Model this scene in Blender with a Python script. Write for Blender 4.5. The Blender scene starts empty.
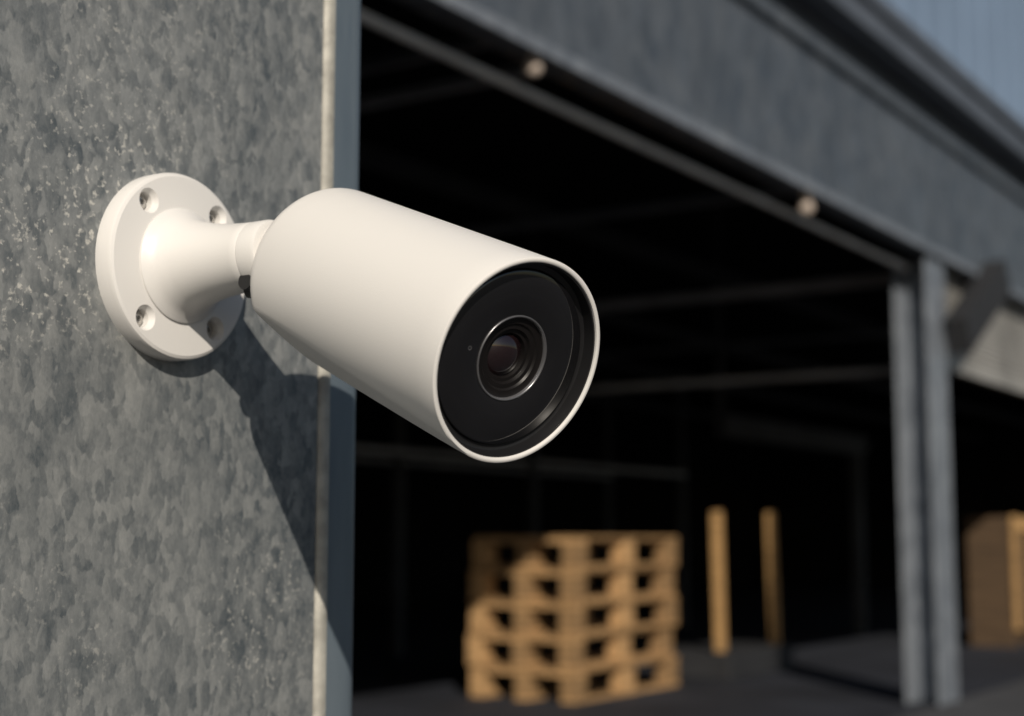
import bpy, bmesh, math, random
from mathutils import Vector, Matrix
random.seed(7)
scene = bpy.context.scene
scene.view_settings.view_transform = 'Standard'
scene.view_settings.look = 'None'
scene.view_settings.exposure = 0
scene.view_settings.gamma = 1

# ------------------------------------------------------------------ helpers
def obj_from_bm(name, bm, mats, parent=None, smooth=False, bevel=0, seg=2, autosmooth=None):
    me = bpy.data.meshes.new(name)
    bm.normal_update()
    bm.to_mesh(me); bm.free()
    ob = bpy.data.objects.new(name, me)
    scene.collection.objects.link(ob)
    if not isinstance(mats, (list, tuple)): mats = [mats]
    for m in mats: me.materials.append(m)
    if smooth:
        for p in me.polygons: p.use_smooth = True
    if autosmooth:
        for p in me.polygons: p.use_smooth = True
        me.set_sharp_from_angle(angle=math.radians(autosmooth))
    if bevel:
        b = ob.modifiers.new('bevel', 'BEVEL'); b.width = bevel; b.segments = seg
        b.limit_method = 'ANGLE'; b.angle_limit = math.radians(40)
    if parent: ob.parent = parent
    return ob

def empty(name):
    e = bpy.data.objects.new(name, None)
    e.empty_display_size = 0.1
    scene.collection.objects.link(e)
    return e

def box(bm, x0, x1, y0, y1, z0, z1, M=None, mi=0):
    vs = [bm.verts.new(Vector(c)) for c in
          [(x0,y0,z0),(x1,y0,z0),(x1,y1,z0),(x0,y1,z0),(x0,y0,z1),(x1,y0,z1),(x1,y1,z1),(x0,y1,z1)]]
    if M is not None:
        for v in vs: v.co = M @ v.co
    for f in [(3,2,1,0),(4,5,6,7),(0,1,5,4),(1,2,6,5),(2,3,7,6),(3,0,4,7)]:
        fc = bm.faces.new([vs[i] for i in f]); fc.material_index = mi
    return vs

def lathe(bm, prof, M=None, n=96, fn=None, mi=0):
    rings = []
    for s, r in prof:
        if r < 1e-7:
            v = bm.verts.new((0,0,s)); rings.append([v]); continue
        ring = []
        for i in range(n):
            a = 2*math.pi*i/n
            co = Vector((r*math.cos(a), r*math.sin(a), s))
            if fn: co = fn(co, s, r)
            ring.append(bm.verts.new(co))
        rings.append(ring)
    for k in range(len(rings)-1):
        A, B = rings[k], rings[k+1]
        for i in range(n):
            j = (i+1) % n
            if len(A) == 1 and len(B) == 1: continue
            if len(A) == 1: f = bm.faces.new([A[0], B[j], B[i]])
            elif len(B) == 1: f = bm.faces.new([A[i], A[j], B[0]])
            else: f = bm.faces.new([A[i], A[j], B[j], B[i]])
            f.material_index = mi
    if M is not None:
        for ring in rings:
            for v in ring: v.co = M @ v.co

def frame(origin, zdir, upish=Vector((0,0,1))):
    z = Vector(zdir).normalized()
    x = upish.cross(z).normalized()
    y = z.cross(x)
    M = Matrix((x, y, z)).transposed().to_4x4()
    M.translation = Vector(origin)
    return M

def rod(bm, p0, p1, r, n=16, mi=0):
    p0, p1 = Vector(p0), Vector(p1)
    d = p1-p0
    up = Vector((0,0,1)) if abs(d.normalized().z) < .9 else Vector((1,0,0))
    lathe(bm, [(0,0),(0,r),(d.length,r),(d.length,0)], frame(p0, d, up), n, mi=mi)

# ------------------------------------------------------------------ materials
def mat_new(name):
    m = bpy.data.materials.new(name); m.use_nodes = True
    nt = m.node_tree
    return m, nt, nt.nodes['Principled BSDF']

def simple(name, col, rough=.5, metal=0, var=0.0, scale=20, bump=0, bscale=200, coat=0, spec=None):
    m, nt, b = mat_new(name)
    N, L = nt.nodes, nt.links
    b.inputs['Roughness'].default_value = rough
    b.inputs['Metallic'].default_value = metal
    b.inputs['Coat Weight'].default_value = coat
    b.inputs['Coat Roughness'].default_value = .05
    if spec is not None: b.inputs['Specular IOR Level'].default_value = spec
    tc = N.new('ShaderNodeTexCoord')
    nz = N.new('ShaderNodeTexNoise'); nz.inputs['Scale'].default_value = scale; nz.inputs['Detail'].default_value = 4
    L.new(tc.outputs['Object'], nz.inputs['Vector'])
    rp = N.new('ShaderNodeValToRGB')
    rp.color_ramp.elements[0].position = .3; rp.color_ramp.elements[1].position = .7
    rp.color_ramp.elements[0].color = tuple(c*(1-var) for c in col)+(1,)
    rp.color_ramp.elements[1].color = tuple(min(1,c*(1+var)) for c in col)+(1,)
    L.new(nz.outputs['Fac'], rp.inputs['Fac']); L.new(rp.outputs['Color'], b.inputs['Base Color'])
    if bump:
        n2 = N.new('ShaderNodeTexNoise'); n2.inputs['Scale'].default_value = bscale; n2.inputs['Detail'].default_value = 3
        L.new(tc.outputs['Object'], n2.inputs['Vector'])
        bp = N.new('ShaderNodeBump'); bp.inputs['Strength'].default_value = bump; bp.inputs['Distance'].default_value = .001
        L.new(n2.outputs['Fac'], bp.inputs['Height']); L.new(bp.outputs['Normal'], b.inputs['Normal'])
    return m

def galvanised(name, dark, light, cell=150, metal=.35, rough=.5, big=6, speck=True, stretch=.55, cellw=.5, lo=.28, hi=.74, bigw=.45, bump=.25, fine=.7):
    m, nt, b = mat_new(name)
    N, L = nt.nodes, nt.links
    tc = N.new('ShaderNodeTexCoord')
    mp = N.new('ShaderNodeMapping'); mp.inputs['Scale'].default_value = (1,1,stretch)
    L.new(tc.outputs['Object'], mp.inputs['Vector'])
    warp = N.new('ShaderNodeTexNoise'); warp.inputs['Scale'].default_value = cell*.8; warp.inputs['Detail'].default_value = 3
    L.new(mp.outputs['Vector'], warp.inputs['Vector'])
    mx = N.new('ShaderNodeVectorMath'); mx.operation = 'MULTIPLY_ADD'
    L.new(warp.outputs['Color'], mx.inputs[0]); mx.inputs[1].default_value = (2.4/cell,)*3
    L.new(mp.outputs['Vector'], mx.inputs[2])
    vo = N.new('ShaderNodeTexVoronoi'); vo.inputs['Scale'].default_value = cell
    vo.feature = 'SMOOTH_F1'; vo.inputs['Smoothness'].default_value = .35
    L.new(mx.outputs[0], vo.inputs['Vector'])
    sep = N.new('ShaderNodeSeparateColor'); L.new(vo.outputs['Color'], sep.inputs[0])
    nz = N.new('ShaderNodeTexNoise'); nz.inputs['Scale'].default_value = big; nz.inputs['Detail'].default_value = 6; nz.inputs['Roughness'].default_value = .6
    L.new(mp.outputs['Vector'], nz.inputs['Vector'])
    nf = N.new('ShaderNodeTexNoise'); nf.inputs['Scale'].default_value = cell*fine; nf.inputs['Detail'].default_value = 6; nf.inputs['Roughness'].default_value = .72
    L.new(mp.outputs['Vector'], nf.inputs['Vector'])
    m1 = N.new('ShaderNodeMix'); m1.data_type = 'FLOAT'; m1.inputs[0].default_value = cellw
    L.new(nf.outputs['Fac'], m1.inputs[2]); L.new(sep.outputs[0], m1.inputs[3])
    m2 = N.new('ShaderNodeMix'); m2.data_type = 'FLOAT'; m2.inputs[0].default_value = bigw
    L.new(m1.outputs[0], m2.inputs[2]); L.new(nz.outputs['Fac'], m2.inputs[3])
    rp = N.new('ShaderNodeValToRGB')
    rp.color_ramp.elements[0].position = lo; rp.color_ramp.elements[1].position = hi
    rp.color_ramp.elements[0].color = dark+(1,); rp.color_ramp.elements[1].color = light+(1,)
    L.new(m2.outputs[0], rp.inputs['Fac'])
    out = rp.outputs['Color']
    if speck:
        ns = N.new('ShaderNodeTexNoise'); ns.inputs['Scale'].default_value = 380; ns.inputs['Detail'].default_value = 4
        L.new(tc.outputs['Object'], ns.inputs['Vector'])
        nb = N.new('ShaderNodeTexNoise'); nb.inputs['Scale'].default_value = 9; nb.inputs['Detail'].default_value = 3
        L.new(tc.outputs['Object'], nb.inputs['Vector'])
        r1 = N.new('ShaderNodeMapRange'); r1.inputs[1].default_value=.58; r1.inputs[2].default_value=.70
        L.new(ns.outputs['Fac'], r1.inputs[0])
        r2 = N.new('ShaderNodeMapRange'); r2.inputs[1].default_value=.50; r2.inputs[2].default_value=.72
        L.new(nb.outputs['Fac'], r2.inputs[0])
        mu = N.new('ShaderNodeMath'); mu.operation='MULTIPLY'
        L.new(r1.outputs[0], mu.inputs[0]); L.new(r2.outputs[0], mu.inputs[1])
        mc = N.new('ShaderNodeMix'); mc.data_type='RGBA'; mc.inputs[7].default_value=(.58,.57,.53,1)
        L.new(mu.outputs[0], mc.inputs[0]); L.new(out, mc.inputs[6]); out = mc.outputs[2]
    L.new(out, b.inputs['Base Color'])
    b.inputs['Metallic'].default_value = metal
    rr = N.new('ShaderNodeMapRange'); rr.inputs[3].default_value = rough-.1; rr.inputs[4].default_value = rough+.12
    L.new(sep.outputs[1], rr.inputs[0]); L.new(rr.outputs[0], b.inputs['Roughness'])
    bp = N.new('ShaderNodeBump'); bp.inputs['Strength'].default_value = bump; bp.inputs['Distance'].default_value = .0005
    L.new(nf.outputs['Fac'], bp.inputs['Height']); L.new(bp.outputs['Normal'], b.inputs['Normal'])
    return m

def wood(name, col, scale=1):
    m, nt, b = mat_new(name)
    N, L = nt.nodes, nt.links
    tc = N.new('ShaderNodeTexCoord')
    mp = N.new('ShaderNodeMapping'); mp.inputs['Scale'].default_value = (1.5,1.5,14)
    L.new(tc.outputs['Object'], mp.inputs['Vector'])
    nz = N.new('ShaderNodeTexNoise'); nz.inputs['Scale'].default_value = 4*scale; nz.inputs['Detail'].default_value = 4
    L.new(mp.outputs['Vector'], nz.inputs['Vector'])
    rp = N.new('ShaderNodeValToRGB')
    rp.color_ramp.elements[0].position=.3; rp.color_ramp.elements[1].position=.7
    rp.color_ramp.elements[0].color = tuple(c*.6 for c in col)+(1,)
    rp.color_ramp.elements[1].color = tuple(c*1.2 for c in col)+(1,)
    L.new(nz.outputs['Fac'], rp.inputs['Fac'])
    geo = N.new('ShaderNodeNewGeometry')
    hs = N.new('ShaderNodeHueSaturation')
    mr = N.new('ShaderNodeMapRange'); mr.inputs[3].default_value=.6; mr.inputs[4].default_value=1.2
    L.new(geo.outputs['Random Per Island'], mr.inputs[0]); L.new(mr.outputs[0], hs.inputs['Value'])
    L.new(rp.outputs['Color'], hs.inputs['Color']); L.new(hs.outputs[0], b.inputs['Base Color'])
    b.inputs['Roughness'].default_value = .75
    return m

M_WALL = galvanised('galvanised_sheet', (.085,.102,.115), (.345,.355,.35), cell=230, metal=.3, rough=.52, big=11, stretch=.6, cellw=.27, lo=.32, hi=.68, bigw=.33, bump=.4, fine=.8)
M_TRIM = galvanised('galvanised_trim', (.105,.14,.175), (.18,.22,.255), cell=90, metal=.35, rough=.42, big=14, speck=False, stretch=.15, cellw=.2)
M_BEAD = simple('sealant_bead', (.38,.37,.33), .6, .1, .3, 90, .3, 300)
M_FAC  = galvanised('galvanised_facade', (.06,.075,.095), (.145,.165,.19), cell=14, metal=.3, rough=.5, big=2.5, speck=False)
M_COL  = galvanised('galvanised_column', (.13,.15,.18), (.28,.31,.35), cell=16, metal=.3, rough=.5, big=2, speck=False)
M_STEEL= simple('rail_steel', (.55,.54,.53), .5, .2, .15, 4)
M_FLASH= simple('flashing_steel', (.10,.115,.14), .5, .2, .15, 2)
M_PANEL= simple('blue_grey_cladding', (.22,.30,.42), .45, .2, .08, 1)
M_SHUT = simple('shutter_steel', (.32,.315,.30), .5, .2, .25, 3)
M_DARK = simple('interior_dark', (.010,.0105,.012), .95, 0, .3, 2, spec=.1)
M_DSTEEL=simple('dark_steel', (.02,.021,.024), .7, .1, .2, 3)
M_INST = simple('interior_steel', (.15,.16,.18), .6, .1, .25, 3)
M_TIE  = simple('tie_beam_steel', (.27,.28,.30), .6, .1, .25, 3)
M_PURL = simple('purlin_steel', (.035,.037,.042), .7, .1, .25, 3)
M_WHITE= simple('white_powder_coat', (.70,.688,.668), .38, 0, .012, 9, .08, 1800)
M_BLACK= simple('black_plastic', (.012,.012,.013), .35, 0, .2, 50)
M_GLASS= simple('black_glass', (.007,.007,.008), .07, 0, .1, 30, coat=.8)
M_RING = simple('lens_ring_metal', (.20,.20,.21), .3, .7, .1, 50)
M_LENS = simple('lens_coated', (.010,.005,.006), .04, 0, .2, 100, coat=1)
M_BRONZE=simple('lens_barrel', (.007,.006,.006), .4, 0, .2, 100, spec=.3)
M_SCREW= simple('screw_steel', (.5,.49,.47), .35, .8, .1, 100)
M_WOOD = wood('pallet_wood', (.42,.255,.115))
M_PLY  = wood('timber', (.42,.25,.10), .5)
M_PLYD = wood('shaded_plywood', (.075,.045,.022), .5)  # darkened timber tone; puts the crate's dim, unlit side into the colour
M_LAMP = simple('lamp_globe', (.50,.42,.36), .5, 0, .1, 10)
M_ASPH = simple('asphalt', (.042,.044,.05), .9, 0, .35, 1.2, .6, 90)
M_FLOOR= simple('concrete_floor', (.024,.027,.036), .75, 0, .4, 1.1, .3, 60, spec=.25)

# ------------------------------------------------------------------ ground
bm = bmesh.new()
S = 600
vs = [bm.verts.new(c) for c in [(-S,-S,0),(S,-S,0),(S,S,0),(-S,S,0)]]
bm.faces.new(vs)
obj_from_bm('ground', bm, M_ASPH)

# ------------------------------------------------------------------ near pillar
YW = .47
def extrude_profile(bm, pts, z0, z1, mi=0):
    lo = [bm.verts.new((x,y,z0)) for x,y in pts]
    hi = [bm.verts.new((x,y,z1)) for x,y in pts]
    n = len(pts)
    for i in range(n):
        j = (i+1)%n
        f = bm.faces.new([lo[i],lo[j],hi[j],hi[i]]); f.material_index = mi
    bm.faces.new(lo[::-1]).material_index = mi; bm.faces.new(hi).material_index = mi
pillar = empty('steel_pillar')
bm = bmesh.new()
extrude_profile(bm, [(-.35,YW),(.5520,YW),(.5520,YW+.2),(-.35,YW+.2)], 0, 3.2)
obj_from_bm('sheet_face', bm, M_WALL, pillar)
bm = bmesh.new()
pts = [(.5526,YW+.0015),(.5540,YW-.0012),(.5570,YW-.0020),(.5600,YW-.0012),(.5612,YW+.0015),(.5612,YW+.19),(.5526,YW+.19)]
extrude_profile(bm, pts, 0, 3.2)
obj_from_bm('seam_bead', bm, M_BEAD, pillar, autosmooth=50)
bm = bmesh.new()
pts = [(.5615,YW+.0022)]
for i in range(0,9):
    a = math.radians(90*i/8)
    pts.append((.5780+.0110*math.sin(a), YW+.0005+.0110*(1-math.cos(a))))
pts += [(.5890,YW+.18),(.5615,YW+.18)]
extrude_profile(bm, pts, 0, 3.2)
obj_from_bm('corner_flange', bm, M_TRIM, pillar, autosmooth=35)

# ------------------------------------------------------------------ security camera
cam_obj = empty('security_camera')
P0 = Vector((.4523, YW, 1.116))
bm = bmesh.new()
RP = .0402
prof = [(0,0),(0,RP),(.0070,RP),(.0083,RP-.0006),(.0089,RP-.0018),(.0090,.0262),(.0090,0)]
MB = frame(P0, (0,-1,0))
lathe(bm, prof, MB, 128)
plate = obj_from_bm('base_plate', bm, M_WHITE, cam_obj)
bm = bmesh.new()
holes = []
for sx in (-1,1):
    for sz in (-1,1):
        c = P0 + Vector((sx*.0203, 0, sz*.0247)); holes.append(c)
        lathe(bm, [(.0030,0),(.0030,.0039),(.0064,.0039),(.0100,.0060),(.0100,0)], frame(c,(0,-1,0)), 32)
cut = obj_from_bm('cutter', bm, M_WHITE)
mod = plate.modifiers.new('holes','BOOLEAN'); mod.operation='DIFFERENCE'; mod.solver='EXACT'; mod.object = cut
bpy.context.view_layer.update()
dg = bpy.context.evaluated_depsgraph_get()
me = bpy.data.meshes.new_from_object(plate.evaluated_get(dg))
plate.modifiers.clear(); plate.data = me
bpy.data.objects.remove(cut)
for p in me.polygons: p.use_smooth = True
me.set_sharp_from_angle(angle=math.radians(25))
bm = bmesh.new()
for c in holes:
    Ms = frame(c,(0,-1,0))
    lathe(bm, [(.0026,0),(.0026,.0030),(.0040,.0030),(.0048,.0023),(.0050,.0012),(.0036,.0008),(.0036,0)], Ms, 24)
obj_from_bm('mounting_screws', bm, M_SCREW, cam_obj, autosmooth=40)
bm = bmesh.new()
prof = [(.0085,0),(.0085,.0246),(.0099,.0246),(.0105,.0240),(.0117,.0222),(.0145,.0200),(.0200,.0179),(.0300,.0158),(.0400,.0146),(.0480,.0141),(.0515,.0140),(.0520,.0137),(.0525,.0140),(.0600,.0140),(.0614,.0135),(.0618,.0120),(.0618,0)]
lathe(bm, prof, frame(P0,(0,-1,0)), 96)
obj_from_bm('mount_arm', bm, M_WHITE, cam_obj, autosmooth=30)

RIGHT = Vector((.5446,-.8387,0))
PF = Vector((.4430, .2860, 1.0626)) + RIGHT*.0016
R = .0380
PR = Vector((.4430,.2860,1.0626)) - Vector((-.2765,-.8984,-.3404)).normalized()*.134 + Vector((0,0,.0058)) - RIGHT*.0048
AX = (PF-PR).normalized()
PR = PR + AX*.0050
L = (PF-PR).length
MBODY = frame(PF, AX)
bm = bmesh.new()
bc = P0 + Vector((.003,-.060,-.001))
bmesh.ops.create_uvsphere(bm, u_segments=48, v_segments=24, radius=.0128, matrix=Matrix.Translation(bc))
rod(bm, bc, PR + AX*.02, .0112, 32)
obj_from_bm('ball_joint', bm, M_WHITE, cam_obj, autosmooth=40)
bm = bmesh.new()
rod(bm, P0+Vector((-.001,-.048,-.0130)), P0+Vector((.003,-.066,-.0140)), .0044, 20)
rod(bm, P0+Vector((-.010,-.054,-.0122)), P0+Vector((.009,-.054,-.0122)), .0034, 20)
obj_from_bm('tilt_lock_screw', bm, M_BLACK, cam_obj, autosmooth=40)
def flat(co, s, r):
    t = min(1, max(0, -s/L))
    c = R*(1.0 - .17*t)
    k = .0008
    nx, ny = -.50, -.866
    d0 = co.x*nx + co.y*ny
    if d0 > c-k:
        d = d0-(c-k)
        nd = (c-k)+k*(1-math.exp(-d/k))
        co.x += nx*(nd-d0); co.y += ny*(nd-d0)
    return co
prof = []
rr = .0135
Rr = R*.98
prof.append((-L,0)); prof.append((-L,(Rr-rr)*.5)); prof.append((-L, Rr-rr))
for i in range(1,11):
    a = math.radians(90*i/10)
    prof.append((-L+rr*.8*(1-math.cos(a)), Rr-rr+rr*math.sin(a)))
for i in range(1,13):
    t = i/12
    prof.append((-L+.011+(L-.0118)*t, Rr+(R-Rr)*min(1,t*1.15)))
prof += [(-.0003,R-.0001),(0,R-.0005),(0,R-.0014),(-.0003,R-.0018),(-.0012,R-.0020),(-.012,R-.0024),(-.012,0)]
bm = bmesh.new()
lathe(bm, prof, MBODY, 200, flat)
obj_from_bm('body_shell', bm, M_WHITE, cam_obj, autosmooth=38)
Ri = R-.0022
bm = bmesh.new()
lathe(bm, [(-.0010,Ri+.0003),(-.0010,Ri-.0004),(-.0056,Ri-.0010),(-.0060,Ri-.0018),(-.0060,Ri-.0030),(-.0066,Ri-.0034)], MBODY, 128)
obj_from_bm('inner_bezel', bm, M_BLACK, cam_obj, autosmooth=35)
bm = bmesh.new()
rl = .0155
lathe(bm, [(-.0075,Ri-.0030),(-.0050,Ri-.0034),(-.0046,Ri-.0040),(-.0046,rl+.0005),(-.0049,rl)], MBODY, 128)
obj_from_bm('front_glass', bm, M_GLASS, cam_obj, autosmooth=35)
bm = bmesh.new()
lathe(bm, [(-.0049,rl+.0004),(-.0043,rl+.0003),(-.0042,rl-.0000),(-.0045,rl-.0004),(-.0062,rl-.0006)], MBODY, 96)
obj_from_bm('lens_ring', bm, M_RING, cam_obj, smooth=True)
bm = bmesh.new()
lathe(bm, [(-.0056,rl-.0005),(-.0060,rl-.0012),(-.0060,rl-.0030),(-.0068,rl-.0036),(-.0068,rl-.0052),(-.0080,rl-.0058),(-.0080,rl-.0070),(-.0100,rl-.0078),(-.0105,0)], MBODY, 96)
obj_from_bm('lens_barrel', bm, M_BRONZE, cam_obj, autosmooth=30)
bm = bmesh.new()
pr = []
for i in range(0,13):
    a = math.radians(42*(1-i/12))
    rs = .0080/math.sin(math.radians(42))
    pr.append((-.0094 + rs*(math.cos(a)-math.cos(math.radians(42))), rs*math.sin(a)))
lathe(bm, pr, MBODY, 64)
obj_from_bm('lens_element', bm, M_LENS, cam_obj, smooth=True)
bm = bmesh.new()
lathe(bm, [(-.00455,.0008),(-.00450,.0006),(-.0047,.0004),(-.0047,0)], MBODY @ Matrix.Translation((-.0205,.0020,0)), 24)
obj_from_bm('microphone_hole', bm, M_RING, cam_obj, smooth=True)

# ------------------------------------------------------------------ warehouse
k = 2.85/2.7
YF = 2.85
def Z(u): return 1+u*k
wh = empty('warehouse_building')
XL, XR, YB = 1.6, 34.0, 15.0
ZL = Z(1.703)
bm = bmesh.new()
box(bm, XL, XR, YF, YF+.12, ZL, 3.72)
box(bm, XL, XR, YF-.035, YF-.002, 3.56, 3.64)
obj_from_bm('header_beam', bm, M_FAC, wh, bevel=.006)
bm = bmesh.new()
box(bm, XL, XR, YF-.035, YF-.002, ZL-.02, ZL+.03)
obj_from_bm('header_lip', bm, M_COL, wh, bevel=.004)
bm = bmesh.new()
box(bm, XL, XR, YF-.18, YF+.12, 3.76, 3.93)
box(bm, XL, XR, YF-.21, YF-.183, 3.90, 3.99)
box(bm, XL, XR, YF-.01, YF+.12, 3.722, 3.758)
obj_from_bm('gutter', bm, M_FLASH, wh, bevel=.01)
bm = bmesh.new()
x = XL; prev = None
pat = [(0,0),(.34,0),(.36,.008),(.44,.008),(.46,0)]
while x < XR:
    for dx, dy in pat[:-1]:
        a = bm.verts.new((x+dx, YF-dy+.02, 3.932)); b_ = bm.verts.new((x+dx, YF-dy+.02, 8.0))
        if prev: bm.faces.new([prev[0], a, b_, prev[1]])
        prev = (a,b_)
    x += .46
obj_from_bm('cladding', bm, M_PANEL, wh)
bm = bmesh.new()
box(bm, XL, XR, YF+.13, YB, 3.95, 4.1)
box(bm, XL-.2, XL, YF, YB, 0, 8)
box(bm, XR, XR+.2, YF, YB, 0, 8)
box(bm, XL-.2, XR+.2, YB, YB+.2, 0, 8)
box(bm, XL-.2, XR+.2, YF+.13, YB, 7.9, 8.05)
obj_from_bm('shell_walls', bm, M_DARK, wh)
bm = bmesh.new()
box(bm, -14, XL-.21, YF, YF+.12, 0, 8)
obj_from_bm('side_facade', bm, M_FAC, wh)
def hcol(bm, x0, x1, y0, y1, z0, z1, t=.02):
    xm = (x0+x1)/2
    box(bm, x0, x1, y0, y0+t, z0, z1)
    box(bm, x0, x1, y1-t, y1, z0, z1)
    box(bm, xm-t/2, xm+t/2, y0+t, y1-t, z0, z1)
for cx in (1.75, 9.14, 17.2, 25.2):
    bm = bmesh.new()
    hcol(bm, cx, cx+.37, YF+.004, YF+.225, .006, ZL-.024)
    obj_from_bm('column', bm, M_COL, wh, bevel=.004)
bm = bmesh.new()
rod(bm, (XL,2.99,2.700), (9.13,2.99,2.700), .019, 20)
obj_from_bm('door_rail', bm, M_STEEL, wh)
bm = bmesh.new()
for xx in (2.4, 5.0, 8.2, 11.4, 14.6, 17.8):
    box(bm, xx-.02, xx+.02, 3.05, YB, Z(1.93), Z(1.93)+.05)
obj_from_bm('rafters', bm, M_INST, wh)
bm = bmesh.new()
box(bm, 4.86, 4.90, 3.02, 5.0, 2.83, 2.87)
box(bm, 9.88, 9.93, 3.2, 6.2, 2.74, 2.81)
box(bm, 9.88, 9.93, 3.2, 6.2, 2.12, 2.165)
obj_from_bm('tie_beams', bm, M_TIE, wh)
bm = bmesh.new()
box(bm, 9.88, 9.93, 6.202, 6.26, .006, 3.94)
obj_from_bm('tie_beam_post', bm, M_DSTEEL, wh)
bm = bmesh.new()
for yy in (5.5, 7.5, 9.5, 12.0):
    box(bm, XL, XR, yy-.04, yy+.04, Z(2.1), Z(2.1)+.12)
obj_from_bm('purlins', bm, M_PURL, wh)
bm = bmesh.new()
p0 = Vector((9.45, YF-.09, Z(1.22))); p1 = Vector((10.45, YF-.09, Z(1.72)))
Mb = frame(p0, p1-p0)
box(bm, -.07, .07, -.12, .12, 0, (p1-p0).length, Mb)
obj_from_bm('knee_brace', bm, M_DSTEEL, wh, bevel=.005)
bm = bmesh.new()
zz = Z(1.13); zt = ZL-.03; n = 14
prev=None
for i in range(n*4+1):
    t=i/(n*4); z = zz+(zt-zz)*t
    y = YF+.10-.012*abs(math.sin(math.pi*n*t))
    a = bm.verts.new((9.53,y,z)); b_ = bm.verts.new((17.15,y,z))
    if prev: bm.faces.new([prev[0],prev[1],b_,a])
    prev=(a,b_)
box(bm, 9.53,17.15,YF+.07,YF+.12,zz-.08,zz-.002)
obj_from_bm('roller_shutter', bm, M_SHUT, wh)
bm = bmesh.new()
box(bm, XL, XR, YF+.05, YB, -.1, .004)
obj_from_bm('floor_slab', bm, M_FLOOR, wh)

for (lx,lz,r) in ((4.58, 2.742, .034),(7.24, 2.712, .040)):
    e = empty('ceiling_lamp')
    bm = bmesh.new()
    bmesh.ops.create_uvsphere(bm, u_segments=24, v_segments=14, radius=r, matrix=Matrix.Translation((lx,2.88,lz)))
    obj_from_bm('globe', bm, M_LAMP, e, smooth=True)
    bm = bmesh.new()
    rod(bm, (lx,2.88,lz+r*.75), (lx,2.88,ZL-.002), r*.7, 20)
    obj_from_bm('fitting', bm, M_LAMP, e)

# ------------------------------------------------------------------ pallets
def pallet_stack(PX, PY, W, D, H, layers, mat):
    ps = empty('wooden_pallet_stack')
    for lay in range(layers):
        bm = bmesh.new()
        M = Matrix.Translation((PX+W/2+random.uniform(-.03,.03), PY+D/2+random.uniform(-.03,.03), .006+lay*H)) @ Matrix.Rotation(math.radians(random.uniform(-2,2)),4,'Z')
        bl = H-.022*3-.002
        for y in (-D/2, -.055, D/2-.11):
            box(bm, -W/2, W/2, y, y+.11, 0, .022, M)
            for x_ in (-W/2, -.075, W/2-.15):
                box(bm, x_, x_+.15, y+.002, y+.108, .0225, .022+bl, M)
        for x_ in (-W/2, -.075, W/2-.15):
            box(bm, x_, x_+.15, -D/2, D/2, .0225+bl, .044+bl, M)
        nb = 6
        for i in range(nb):
            wv = D/(nb+ .6)
            y = -D/2+ i*(D-wv)/(nb-1)
            box(bm, -W/2+random.uniform(-.008,.004), W/2+random.uniform(-.004,.008), y, y+wv*.9, .0445+bl, .0665+bl, M)
        obj_from_bm('pallet_%d'%(lay+1), bm, mat, ps, bevel=.003, seg=1)
pallet_stack(8.05, 4.79, 1.43, .78, .204, 5, M_WOOD)

fr = empty('timber_post_frame')
bm = bmesh.new()
box(bm, 9.97, 11.15, 4.62, 5.25, .006, .20)
obj_from_bm('base', bm, M_DSTEEL, fr, bevel=.01)
for nm, px_, top, lean, hw in (('post_1',10.03,1.21,-.03,.038),('post_2',11.02,1.22,-.05,.032)):
    bm = bmesh.new()
    M = Matrix.Translation((px_,4.72,.202)) @ Matrix.Rotation(lean,4,'Y')
    box(bm, -hw,hw,-.03,.03,0,top-.2,M)
    obj_from_bm(nm, bm, M_PLY, fr, bevel=.004)

cr = empty('plywood_crate')
bm = bmesh.new()
box(bm, 14.48, 15.8, 3.8, 4.22, .16, 1.22)
obj_from_bm('crate_body', bm, M_PLYD, cr, bevel=.005)
bm = bmesh.new()
for x_ in (14.46,15.05,15.68): box(bm, x_, x_+.14, 3.765, 3.798, .16, 1.23)
box(bm, 14.61, 15.04, 3.770, 3.798, 1.09, 1.21); box(bm, 15.20, 15.67, 3.770, 3.798, 1.09, 1.21)
obj_from_bm('lit_edge_battens', bm, M_PLY, cr, bevel=.003)  # pale battens added on the front to give the crate a lit right edge
bm = bmesh.new()
for x_ in (14.48,15.05,15.68): box(bm, x_, x_+.12, 3.8, 4.22, .006, .158)
obj_from_bm('crate_skids', bm, M_PLYD, cr, bevel=.003)

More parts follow.
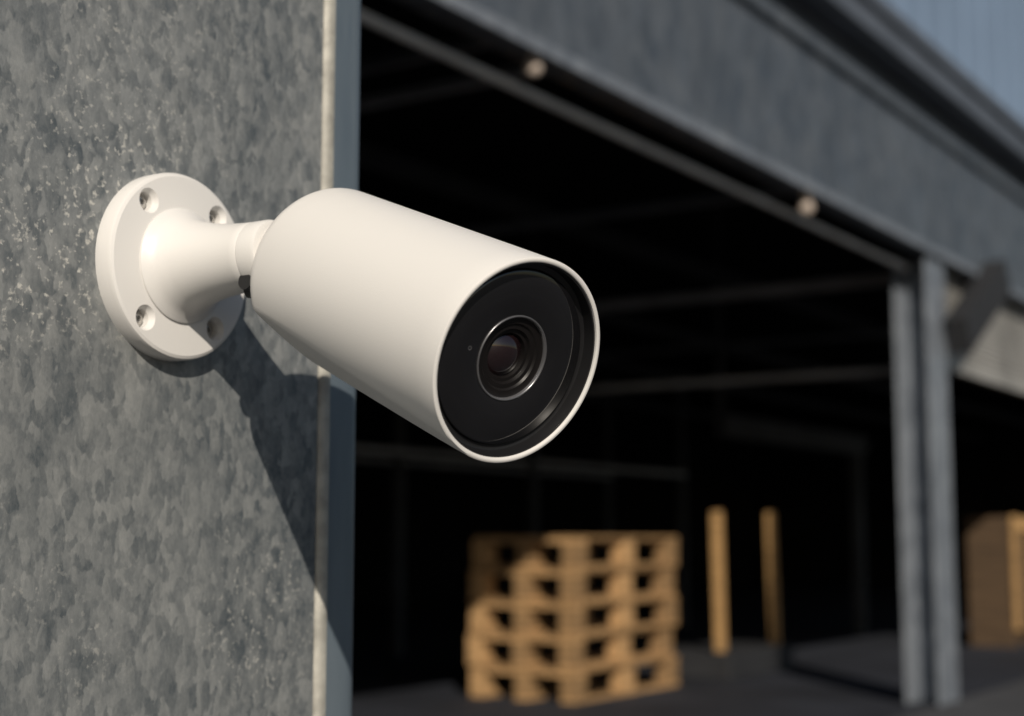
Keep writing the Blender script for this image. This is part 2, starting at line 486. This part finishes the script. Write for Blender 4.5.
rk = empty('storage_rack')
bm = bmesh.new()
for x_ in (3.0, 10.5, 16.0):
    for y_ in (8.0, 9.0):
        box(bm, x_-.04, x_+.04, y_-.04, y_+.04, .006, 3.0)
obj_from_bm('uprights', bm, M_PURL, rk)
bm = bmesh.new()
for y_ in (8.0, 9.0):
    box(bm, 3.0, 16.0, y_-.07, y_-.045, 1.74, 1.79)
obj_from_bm('shelf_beams', bm, M_TIE, rk)
bm = bmesh.new()
box(bm, 15.4, 15.52, 5.6, 5.7, .006, 2.1)
box(bm, 12.0, 15.52, 5.55, 5.595, 1.9, 2.1)
box(bm, 12.0, 12.06, 5.6, 5.66, 1.9, 3.95)
obj_from_bm('gantry_frame', bm, M_PURL, wh)

# ------------------------------------------------------------------ light
a_, b_s = 1.10, .82
tr = Vector((a_, 1, -b_s)).normalized()
sd = bpy.data.lights.new('sun','SUN'); sd.energy = 4.1; sd.angle = math.radians(.5); sd.color = (1,.905,.78)
so = bpy.data.objects.new('sun', sd); scene.collection.objects.link(so)
so.rotation_euler = tr.to_track_quat('-Z','Y').to_euler()
so.location = (-5,-5,8)
w = bpy.data.worlds.new('World'); scene.world = w; w.use_nodes = True
nt = w.node_tree
sky = nt.nodes.new('ShaderNodeTexSky'); sky.sky_type = 'NISHITA'; sky.sun_disc = False
sky.sun_elevation = math.asin(-tr.z); sky.sun_rotation = math.atan2(-tr.x, -tr.y)
bg = nt.nodes['Background']; bg.inputs['Strength'].default_value = .05
nt.links.new(sky.outputs['Color'], bg.inputs['Color'])

# ------------------------------------------------------------------ camera
cd = bpy.data.cameras.new('camera'); co = bpy.data.objects.new('camera', cd); scene.collection.objects.link(co)
cd.sensor_width = 36; cd.lens = 1500/1024*36
co.location = (0,0,1)
fwd = Vector((.8326,.5406,.1205))
co.rotation_euler = fwd.to_track_quat('-Z','Y').to_euler()
cd.clip_start = .02; cd.clip_end = 2000
cd.dof.use_dof = True; cd.dof.focus_distance = .565; cd.dof.aperture_fstop = 8.5
scene.camera = co
